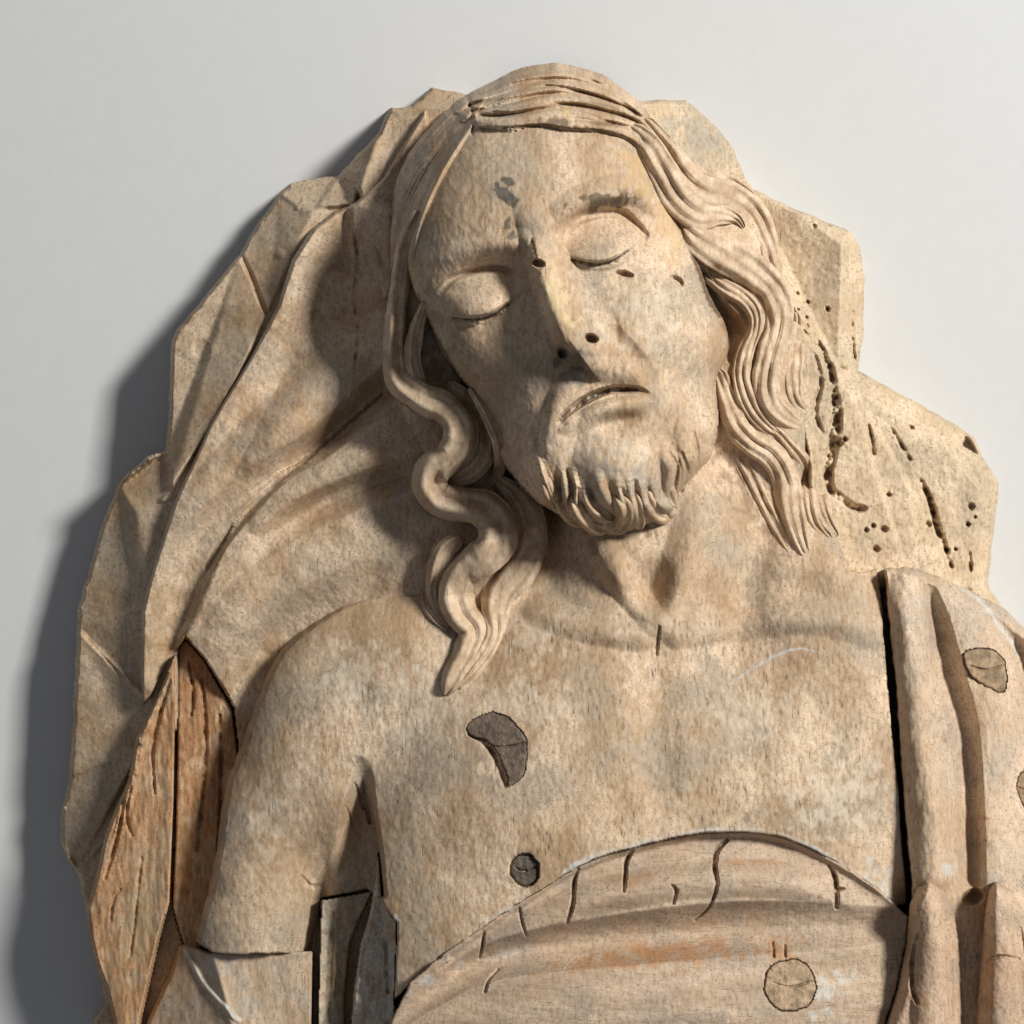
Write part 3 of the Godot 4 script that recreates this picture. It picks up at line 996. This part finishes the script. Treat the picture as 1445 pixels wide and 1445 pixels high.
func make_drapery() -> void:
	var f := Field.new(nums("500,285,6 470,298,7 440,320,8 409,367,8 389,429,8 374,460,7 347,510,6 316,560,6 293,600,6 269,653,6 245,705,6 229,753,6 208,821,6 198,865,6 197,942,6 198,1000,5 215,985,5 247,922,5 262,905,5 285,930,5 330,1000,5 330,1500,5 700,1500,5 700,400,5 600,150,5 540,250,5"), 1.8, 140.0)
	for t in ["500,285,138 440,320,136 389,429,140 480,480,165 560,480,190 560,300,190", "389,429,140 347,510,140 269,653,140 400,700,165 650,600,200 560,480,190 480,480,165", "269,653,140 229,753,140 198,865,138 190,1000,135 260,900,140 400,800,165 400,700,165", "400,700,165 650,600,200 700,800,200 640,900,190 400,800,165", "260,900,140 400,800,165 640,900,190 640,1500,130 300,1500,110 330,1000,140"]:
		f.facet(t)
	f.soften(24)
	# folds
	f.line("505,285,0,56,10 440,325,24,60,11 405,375,28,60,13 385,430,26,60,13 350,505,20,56,11 300,595,22,60,11 255,695,22,56,11 225,770,18,46,10 204,860,16,40,10 200,960,12,30,10", 1.2)
	f.blob(480, 410, 66, 130, 10, -36)
	f.blob(400, 600, 110, 60, -45, 24)
	f.line("556,540,-24,20,30 500,590,-26,18,30 453,633,-22,16,30 381,673,-14,14,30 317,721,-8,14,26 257,769,-6,14,20 233,801,-3,12,16", 1.2)
	f.line("520,600,8,60,5 453,640,12,60,6 421,661,12,60,7 341,749,20,80,8 309,793,26,90,8 291,833,30,90,9 277,865,28,80,9 258,905,22,70,9 247,940,10,50,8", 1.3)
	f.line("430,655,-4,4,9 370,705,-8,4,10 320,765,-10,4,12 300,800,-8,4,12", 1.0)
	f.line("600,660,-20,26,26 522,685,-26,28,24 421,729,-20,28,24 361,777,-8,20,20", 1.4)
	f.line("520,490,0,46,40 470,540,18,50,44 380,620,22,50,46 300,700,16,46,40 240,780,6,36,30", 1.4)
	f.line("570,608,4,26,30 500,645,14,28,30 430,690,12,28,26 370,735,5,24,22", 1.3)
	f.line("520,760,8,50,40 430,800,18,54,44 350,860,16,50,44 300,940,6,40,40", 1.4)
	f.line("470,770,-5,30,30 380,800,-4,30,30", 1.4)
	f.line("545,800,0,20,20 515,830,-10,30,40 440,880,-20,30,50 380,950,-24,30,50 345,1040,-26,30,50", 1.2)
	# the crease left of the slab under the head
	f.line("534,190,20,60,5 520,225,22,70,5 506,262,22,80,6 500,300,18,80,7 496,350,8,70,8", 1.2)
	f.ripple(1.5, 45.0)
	f.ripple(0.4, 9.0)
	for k in f.w * f.h:
		f.z[k] += 40.0
	f.line("500,330,-3,2 505,370,-6,3 500,420,-4,2 506,470,-6,3 500,520,-3,2", 0.8, 1.5)
	f.round_off(60.0)
	f.tones(Color(0.73, 0.585, 0.44), TAN, Color(0.54, 0.44, 0.33), 100.0, 1.0, 1.0, 7)
	f.stain("385,610,60,70,20,0.5 300,690,40,60,20,0.4", Color(0.58, 0.40, 0.25), 1.0)
	f.stain("375,705,40,10,-40,0.9 340,750,24,9,-45,0.8", Color(0.66, 0.56, 0.38), 0.6)
	f.stain("280,800,50,20,-50,0.5 225,900,24,70,5,0.4", Color(0.42, 0.32, 0.18), 1.0)
	f.stain("600,700,60,60,0,0.6 480,560,14,70,10,0.5", Color(0.50, 0.44, 0.37), 1.0)
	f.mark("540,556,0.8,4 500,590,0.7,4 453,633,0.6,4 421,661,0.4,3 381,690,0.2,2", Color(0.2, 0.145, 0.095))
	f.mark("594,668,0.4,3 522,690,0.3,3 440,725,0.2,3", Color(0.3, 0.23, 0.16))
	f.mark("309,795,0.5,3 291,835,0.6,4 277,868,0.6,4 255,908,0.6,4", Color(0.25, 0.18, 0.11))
	f.pit(nums(BOARD), 34.0)
	f.stain("270,950,36,70,-20,0.8 320,1010,40,80,0,0.5", Color(0.45, 0.28, 0.155), 0.9)
	part("drapery", f.mesh(40.0), M.old)
	# split orange boards below it
	for k in 2:
		var o := ["247,922,3 247,1000,3 245,1124,3 242,1200,3 239,1274,3 225,1330,5 200,1440,5 190,1520,5 165,1520,5 160,1440,4 150,1397,4 137,1363,4 127,1322,4 122,1281,5 135,1236,5 146,1184,5 161,1143,5 180,1102,5 191,1042,5 209,1008,4 228,965,4", BOARD]
		var b := Field.new(nums(o[k]), 1.6, 205.0 if k == 0 else 160.0)
		if k == 0:
			b.facet("247,922,206 247,1000,208 240,1290,204 190,1520,190 150,1520,184 122,1281,182 160,1143,190 200,1030,198")
			for t in ["240,960,-5,2 225,1010,-9,3 215,1060,-7,3 218,1120,-4,2", "215,1000,5,8 195,1060,7,9 180,1130,7,8 165,1180,4,6", "178,1100,-6,3 172,1150,-8,3 160,1200,-8,3 148,1240,-4,2", "185,1110,-4,2 178,1150,-8,3 186,1180,-3,2", "170,1255,-3,2 160,1270,-6,2 156,1300,-3,2", "200,1210,-3,2 190,1300,-5,2 184,1350,-3,2"]:
				b.line(t, 0.9, 0.8)
		else:
			for t in ["266,930,-4,2 272,975,-8,3 270,1010,-4,2", "285,960,-5,3 290,1060,-9,4 280,1200,-5,3", "310,1010,-5,3 312,1100,-8,3 305,1250,-4,2"]:
				b.line(t, 0.9, 0.8)
		b.ripple(2.0, 40.0, 1.0, 0.3)
		b.ripple(0.8, 9.0, 1.0, 0.2)
		b.round_off(60.0)
		b.tones(Color(0.62, 0.385, 0.215) if k == 0 else Color(0.40, 0.24, 0.13), Color(0.43, 0.245, 0.125), Color(0.55, 0.39, 0.25), 50.0, 1.0, 0.35, 9 + k)
		b.stain("205,1300,40,90,10,0.6 150,1390,30,60,0,0.5" if k == 0 else "300,1250,60,140,0,0.5", Color(0.42, 0.34, 0.22), 0.8)
		part("split_board", b.mesh(30.0), M.old)


func make_robe() -> Field:
	var f := Field.new(worn(nums("1246,803,4 1253,892,4 1262,970,4 1266,1031,4 1272,1120,4 1280,1200,4 1285,1245,4 1284,1275,4 1280,1332,4 1266,1396,4 1252,1441,4 1232,1520,4 1520,1520,4 1520,940,10 1445,886,16 1419,860,16 1382,839,16 1348,823,16 1308,806,14 1277,799,12"), 2.2, 9.0, 13), 1.6, 300.0)
	f.facet("1240,790,300 1290,790,310 1460,870,215 1530,960,200 1530,1520,300 1400,1520,330 1220,1520,345 1240,1200,335")
	f.soften(10)
	f.line("1285,805,16,22,30 1290,860,28,24,36 1295,950,32,24,38 1305,1060,34,26,40 1316,1150,34,28,42 1318,1235,26,28,34", 1.2)
	f.line("1312,835,-8,12,14 1320,880,-28,22,14 1335,950,-36,26,18 1352,1010,-36,26,20 1364,1080,-34,22,20 1370,1160,-30,20,20 1372,1240,-28,20,20", 1.2)
	f.line("1345,840,8,40,40 1390,920,14,50,40 1410,1020,14,44,34 1412,1120,12,40,34 1412,1230,10,40,34", 1.3)
	f.line("1350,826,-8,10,10 1385,855,-20,15,12 1415,890,-26,18,12 1440,930,-28,20,14 1458,1000,-24,20,14", 1.2)
	f.blob(1373, 1266, 17, 13, -20, -34, 0.8)
	f.pit(rounded(ROBE_PLUG, 1.015), 8.0)
	f.pit(rounded(ROBE_PLUG_EDGE, 1.03), 8.0)
	f.ripple(2.0, 50.0, 1.0, 0.5)
	f.ripple(0.5, 9.0, 1.0, 0.4)
	f.round_off(100.0)
	f.tones(Color(0.70, 0.56, 0.43), Color(0.56, 0.42, 0.29), Color(0.52, 0.43, 0.34), 80.0, 1.0, 0.35, 11)
	f.stain("1340,1230,16,12,0,0.9 1400,1240,24,10,30,0.6 1310,850,24,24,0,0.3", GESSO, 0.8)
	f.stain("1392,1155,10,4,10,0.8 1392,1186,6,3,0,0.8 1372,985,5,2,0,0.6", Color(0.36, 0.17, 0.08), 0.5)
	f.mark("1350,826,0.5,3 1385,850,0.7,4 1420,895,0.7,5 1440,930,0.5,4", GESSO)
	part("robe", f.mesh(60.0), M.beech)
	# the two lower folds with rounded ends
	for k in 2:
		var t := Field.new(nums(["1311,1243,16 1330,1254,20 1345,1280,26 1353,1330,32 1357,1400,36 1360,1520,36 1225,1520,24 1251,1441,22 1266,1396,22 1279,1332,20 1284,1275,16 1294,1253,16", "1405,1243,14 1426,1256,20 1448,1290,28 1472,1340,34 1500,1520,40 1374,1520,24 1378,1422,24 1386,1340,20 1391,1280,16 1396,1256,14"][k]), 1.6, 372.0 if k == 0 else 362.0)
		t.line("1335,1300,-6,3 1345,1360,-9,4 1350,1440,-6,3" if k == 0 else "1440,1310,-5,3 1452,1380,-8,4 1456,1440,-6,3", 1.0)
		t.line("1296,1320,-4,3 1289,1350,-9,4 1287,1390,-10,4 1294,1415,-5,3" if k == 0 else "1394,1356,-5,3 1412,1350,-8,3 1436,1353,-6,3", 1.0, 0.6)
		t.line("1311,1260,6,20,20 1318,1330,14,30,26 1312,1440,14,34,30 1300,1520,14,34,30" if k == 0 else "1406,1260,6,16,16 1412,1340,14,26,24 1412,1440,14,30,24 1410,1520,14,30,24", 1.2)
		t.ripple(1.5, 40.0, 1.0, 0.5)
		t.ripple(0.4, 9.0)
		t.round_off(318.0)
		t.tones(Color(0.66, 0.50, 0.37), Color(0.52, 0.375, 0.26), Color(0.46, 0.36, 0.27), 60.0, 1.0, 0.4, 31 + k)
		t.stain("1300,1420,14,40,0,0.5" if k == 0 else "1400,1400,14,50,0,0.4", Color(0.5, 0.29, 0.16), 0.9)
		part("robe_fold", t.mesh(120.0), M.beech, made.robe)
	return f


func make_inserts(body: Field, robe: Field) -> void:
	# the plank set into the belly
	var f := Field.new(worn(nums("1263,1277,3 1281,1294,3 1278,1332,3 1265,1396,3 1250,1441,3 1230,1520,3 535,1520,3 552,1440,3 579,1385,3 637,1338,3 679,1308,3 726,1277,3 762,1255,3 814,1222,3 859,1203,3 899,1194,3 938,1183,3 994,1173,3 1051,1172,3 1096,1177,3 1142,1194,3 1195,1224,3 1240,1254,3"), 2.6, 7.0), 1.6, 330.0)
	f.dome(900, 1480, 460, 340, 0, 240, 118, 30, 3.0)
	f.soften(4)
	f.line("555,1440,-6,16,16 655,1373,-22,22,26 738,1343,-34,28,34 900,1322,-40,36,40 1051,1309,-36,38,40 1202,1307,-18,30,30 1266,1302,-6,20,20", 1.2)
	f.blob(930, 1440, 330, 110, -2, 22)
	f.line("700,1330,4,20,20 815,1275,11,26,26 950,1245,13,28,28 1080,1240,12,28,28 1190,1262,6,20,20", 1.4)
	f.line("1262,1285,-2,20,8 1192,1236,-8,40,8 1096,1190,-10,50,8 995,1186,-10,50,8 899,1206,-10,50,8 817,1235,-10,46,8 729,1290,-8,40,8 640,1352,-8,30,8", 1.4)
	for t in ["1026,1186,-6,3 1012,1200,-16,4 1008,1222,-16,4 1011,1250,-9,3 1000,1280,-6,2 980,1298,-3,2", "892,1200,-6,3 884,1215,-14,3 882,1235,-14,3 880,1258,-8,2", "816,1226,-6,2 810,1245,-12,3 808,1275,-12,3 800,1302,-5,2", "733,1282,-6,2 736,1300,-9,2 742,1320,-4,2", "683,1315,-6,2 680,1335,-10,2 676,1352,-4,2", "1170,1222,-6,3 1178,1240,-14,4 1180,1262,-12,4 1180,1280,-5,3", "1184,1255,-8,3 1190,1254,-3,2", "948,1250,-4,2 954,1256,-8,3 950,1275,-5,2", "703,1368,-3,2 690,1382,-7,2 684,1400,-6,2", "1090,1330,-5,2 1092,1350,-6,2", "1107,1334,-5,2 1108,1350,-6,2"]:
		f.line(t, 0.8, 0.5)
	f.pit(rounded(BELLY_PLUG, 1.015), 8.0)
	f.ripple(2.0, 60.0, 0.3, 1.0)
	f.ripple(0.4, 9.0, 0.4, 1.0)
	f.round_off(120.0)
	f.tones(Color(0.62, 0.49, 0.37), Color(0.48, 0.36, 0.255), Color(0.46, 0.375, 0.295), 70.0, 0.3, 1.3, 13)
	f.stain("960,1345,120,22,-4,0.6 850,1360,90,16,-8,0.5 1050,1215,50,6,-2,0.6 1100,1340,30,20,0,0.6 900,1240,30,10,0,0.4", Color(0.50, 0.27, 0.13), 0.9)
	f.stain("1165,1400,26,24,0,0.9 1190,1385,22,14,-30,0.8 1150,1430,26,9,0,0.8 600,1385,26,12,-38,0.9 650,1360,20,9,-30,0.5 720,1345,40,6,-14,0.5", GESSO, 0.8)
	part("belly_plank", f.mesh(80.0), M.plank)
	# forearm block
	var b := Field.new(nums("251,1333,6 273,1329,3 299,1344,3 337,1346,3 441,1342,3 440,1400,3 438,1520,3 180,1520,8 206,1438,8 236,1375,8"), 1.6, 120.0)
	b.facet("255,1330,180 300,1345,225 330,1440,235 340,1520,240 180,1520,140 206,1438,150 236,1375,165")
	b.facet("300,1340,225 445,1340,222 440,1520,222 340,1520,240 330,1440,236")
	b.soften(3)
	b.line("262,1340,4,4 285,1385,6,5 310,1415,6,5 335,1440,4,5", 1.0)
	b.ripple(1.6, 40.0, 1.0, 0.4)
	b.round_off(80.0)
	b.tones(Color(0.62, 0.50, 0.37), Color(0.50, 0.37, 0.25), Color(0.50, 0.43, 0.35), 40.0, 1.0, 0.3, 15)
	b.stain("300,1360,30,20,40,0.7 300,1400,8,60,-35,0.5", Color(0.5, 0.48, 0.44), 0.8)
	b.mark("260,1340,1,4 285,1385,1,4 310,1412,1,5 340,1442,1,4", GESSO)
	part("forearm_block", b.mesh(60.0), M.old)
	# strips filling the slot between arm and chest
	var d := Field.new(nums("453,1267,3 500,1258,3 518,1253,3 528,1266,4 508,1300,4 496,1330,4 489,1400,4 487,1520,4 440,1520,3 441,1346,3 448,1311,3"), 1.6, 175.0)
	d.facet("454,1271,228 524,1258,212 505,1300,206 488,1400,196 486,1520,196 446,1520,226")
	d.line("470,1290,-5,4 466,1350,-9,5 464,1440,-7,5", 1.0)
	d.ripple(3.0, 30.0)
	d.round_off(80.0)
	d.tones(Color(0.58, 0.49, 0.37), Color(0.46, 0.36, 0.25), Color(0.45, 0.41, 0.34), 40.0, 1.0, 0.4, 17)
	part("filler_strip", d.mesh(60.0), M.old)
	var e := Field.new(nums("534,1196,3 538,1264,3 551,1290,3 561,1303,3 559,1400,3 555,1443,3 548,1520,4 490,1520,4 497,1400,5 508,1330,5 520,1290,5 527,1250,4"), 1.6, 230.0)
	e.facet("532,1196,240 560,1300,268 553,1520,270 490,1520,262 508,1330,252 527,1250,240")
	e.line("545,1330,-6,3 548,1400,-6,3", 0.8, 0.8)
	e.ripple(4.0, 30.0)
	e.round_off(80.0)
	e.tones(Color(0.66, 0.61, 0.53), Color(0.55, 0.46, 0.35), Color(0.66, 0.63, 0.58), 40.0, 1.0, 0.5, 19)
	part("filler_strip", e.mesh(60.0), M.old)
	# dark plugs and the knot
	plug("wooden_plug", CHEST_PLUG, body, -5.0, Color(0.13, 0.11, 0.09), "body")
	plug("wooden_plug", ROBE_PLUG, robe, 0.0, Color(0.30, 0.22, 0.14), "robe")
	plug("wooden_plug", ROBE_PLUG_EDGE, robe, 0.0, Color(0.30, 0.22, 0.14), "robe")
	plug("wooden_plug", BELLY_PLUG, f, 1.0, Color(0.40, 0.30, 0.20), "belly_plank")
	plug("dark_knot", KNOT, body, -1.0, Color(0.165, 0.13, 0.10), "body")


func rounded(text: String, grow := 1.0) -> Array:
	var o: Array = curve(nums(text + " " + text.split(" ")[0]), 6.0)
	o.pop_back()
	var c := Vector2()
	for p in o:
		c += Vector2(p[0], p[1]) / o.size()
	var r := []
	for p in o:
		r.append(PackedFloat32Array([c.x + (p[0] - c.x) * grow, c.y + (p[1] - c.y) * grow, 2.5]))
	return worn(r, 2.4, 3.0)


func plug(called: String, text: String, on: Field, lift: float, tone: Color, host: String) -> void:
	var o := rounded(text)
	var c := Vector2()
	var reach := 0.0
	for p in o:
		c += Vector2(p[0], p[1]) / o.size()
	for p in o:
		reach = maxf(reach, Vector2(p[0], p[1]).distance_to(c) * 1.25)
	var e := on.sample(c.x + reach, c.y)
	var w := on.sample(c.x - reach, c.y)
	var s := on.sample(c.x, c.y + reach)
	var n := on.sample(c.x, c.y - reach)
	var mid := maxf((e + w + s + n) / 4.0, on.sample(c.x, c.y) + 9.0)
	var f := Field.new(o, 1.0, 0.0)
	for j in f.h:
		for i in f.w:
			f.z[j * f.w + i] = mid + lift + (f.x0 + i * f.s - c.x) * (e - w) / (2 * reach) + (f.y0 + j * f.s - c.y) * (s - n) / (2 * reach)
	f.ripple(0.9, 14.0)
	for t in ["%f,%f,-2,2 %f,%f,-4,2 %f,%f,-2,2" % [c.x - reach * 0.5, c.y - 4, c.x, c.y + 2, c.x + reach * 0.6, c.y - 6]]:
		f.line(t, 1.0, 0.8)
	for k in f.w * f.h:
		if f.ins[k] and f.edge[k] < 1.0:
			f.z[k] -= 4.0 * (1.0 - f.edge[k]) * (1.0 - f.edge[k])
	f.tones(tone, tone * 1.3, tone * 0.75, 20.0, 1.0, 1.0, 21)
	part(called, f.mesh(mid + lift - 40.0), M.old, made[host])


func make_hair(f: Field) -> void:
	var a := Color(0.74, 0.60, 0.45)
	var b := Color(0.50, 0.37, 0.25)
	var n := 0
	for t in ["788,690,-18,8,8 794,712,-4,11,14 808,732,-4,10,13 822,742,-8,5,6", "810,695,-18,8,8 818,720,-3,12,16 836,742,-3,11,15 856,750,-8,6,7", "834,690,-18,8,8 842,714,-2,11,15 856,730,-3,9,12 866,734,-8,4,5", "868,690,-18,10,8 880,716,-3,14,16 880,738,-4,12,14 868,753,-9,6,7",
		"890,690,-18,9,8 898,718,-3,12,15 902,740,-5,9,11 900,748,-9,5,5", "908,688,-18,9,8 916,712,-3,12,14 932,730,-4,10,12 946,732,-9,5,5", "934,676,-18,10,8 944,700,-4,13,13 954,714,-8,7,7", "770,660,-18,8,8 774,690,-5,11,12 784,712,-7,8,9 792,722,-9,4,5"]:
		n += 1
		lock("beard_curl", t, f, 2.0, 4.0, PALE, TAN, M.old, figure, 40 + n, 1.2)
	n = 0
	for t in ["592,296,2,7,8 579,330,12,11,10 570,360,20,13,14 563,400,20,14,18 558,450,28,15,22 557,500,28,17,26 563,535,30,20,30 590,560,32,22,32 622,573,34,23,34 645,592,34,24,34 651,618,34,25,34 637,643,34,25,34 612,662,34,25,34 606,685,34,27,36 620,706,34,26,36 650,712,34,25,36 680,716,34,27,38 700,737,34,30,40 699,765,34,28,38 680,788,30,26,36 655,806,22,24,34 643,835,16,25,32 650,865,14,25,30 668,890,6,22,26 660,915,4,20,24 643,945,2,18,20 633,968,1,14,16 628,982,0,6,8",
		"601,425,10,6,8 588,465,20,11,14 582,505,14,13,16 588,535,20,12,14 602,556,16,5,6", "632,540,6,8,8 662,572,16,16,18 682,612,18,20,20 676,650,16,18,18 650,672,12,14,14 628,678,8,6,6", "664,545,2,6,8 690,590,8,10,12 706,632,8,10,12 704,664,6,8,10 690,684,4,4,5",
		"700,676,14,8,10 728,700,18,18,20 748,736,18,21,22 748,775,14,22,22 730,806,8,27,22 708,832,3,25,20 699,862,1,19,18 701,890,1,15,16 691,916,1,14,14 668,946,1,11,12 645,970,0,5,8", "716,716,16,8,10 728,745,18,11,14 724,775,14,12,14 706,800,8,8,10",
		"652,758,20,10,12 632,775,14,16,20 620,802,16,16,20 613,832,8,13,18 618,860,4,11,14 634,886,1,6,8", "612,785,8,6,8 602,820,6,9,12 601,850,3,10,12 613,874,1,8,10 632,890,0,4,6",
		"888,178,-8,14,8 914,206,0,20,14 934,244,2,22,16 956,280,3,24,18 986,303,4,22,18 1014,303,4,16,14 1038,308,2,9,9 1050,322,0,4,4", "908,168,-8,10,8 935,205,0,17,14 962,245,2,22,18 995,272,3,24,20 1030,280,4,24,20 1060,300,4,22,20 1077,334,3,19,18 1088,372,2,16,16 1098,400,0,8,8", "944,200,-4,6,8 968,232,0,11,12 1000,252,2,12,14 1036,262,2,11,12 1066,284,0,8,10 1086,318,-2,5,6",
		"962,316,-4,12,8 985,338,2,22,18 1018,356,4,26,22 1052,376,4,27,22 1083,402,4,24,22 1098,432,4,22,20 1098,465,4,20,20 1087,500,4,20,20 1080,540,4,20,20 1086,572,4,19,20 1112,594,2,14,16 1146,606,2,6,8",
		"992,384,-6,8,8 1020,404,-4,13,14 1048,420,-2,13,16 1064,442,0,11,16 1064,468,0,10,14 1052,496,0,12,14 1046,526,0,14,16 1052,556,0,15,18 1066,584,-2,14,18 1088,606,-4,9,12 1112,618,-4,4,6",
		"1122,440,-6,10,8 1120,490,-6,15,12 1116,530,-4,16,14 1118,560,-4,15,14 1132,582,-2,12,12 1152,596,-2,5,6", "1012,520,-6,10,10 1024,560,-4,16,18 1036,598,-2,18,22 1060,624,0,18,24 1090,644,0,20,24 1108,672,0,20,22 1114,708,0,20,20 1124,748,-2,17,18 1138,786,-4,8,8",
		"1088,600,-6,8,8 1112,628,-2,12,16 1134,660,-2,14,16 1140,700,-2,14,16 1150,738,-4,12,14 1172,762,-4,8,8", "1040,640,-6,12,10 1062,680,-6,16,12 1084,720,-6,16,12 1108,760,-6,14,10 1128,794,-6,8,6", "1142,620,-6,12,10 1148,660,-6,15,12 1152,700,-6,15,12 1165,735,-6,12,10 1182,757,-6,5,6"]:
		n += 1
		lock("hair_lock", t, f, 2.0 if n == 1 else 3.0, 5.0 if n < 9 else 7.0, a, b, M.old, figure, 3 + n, 1.2 if n < 9 else 0.85)
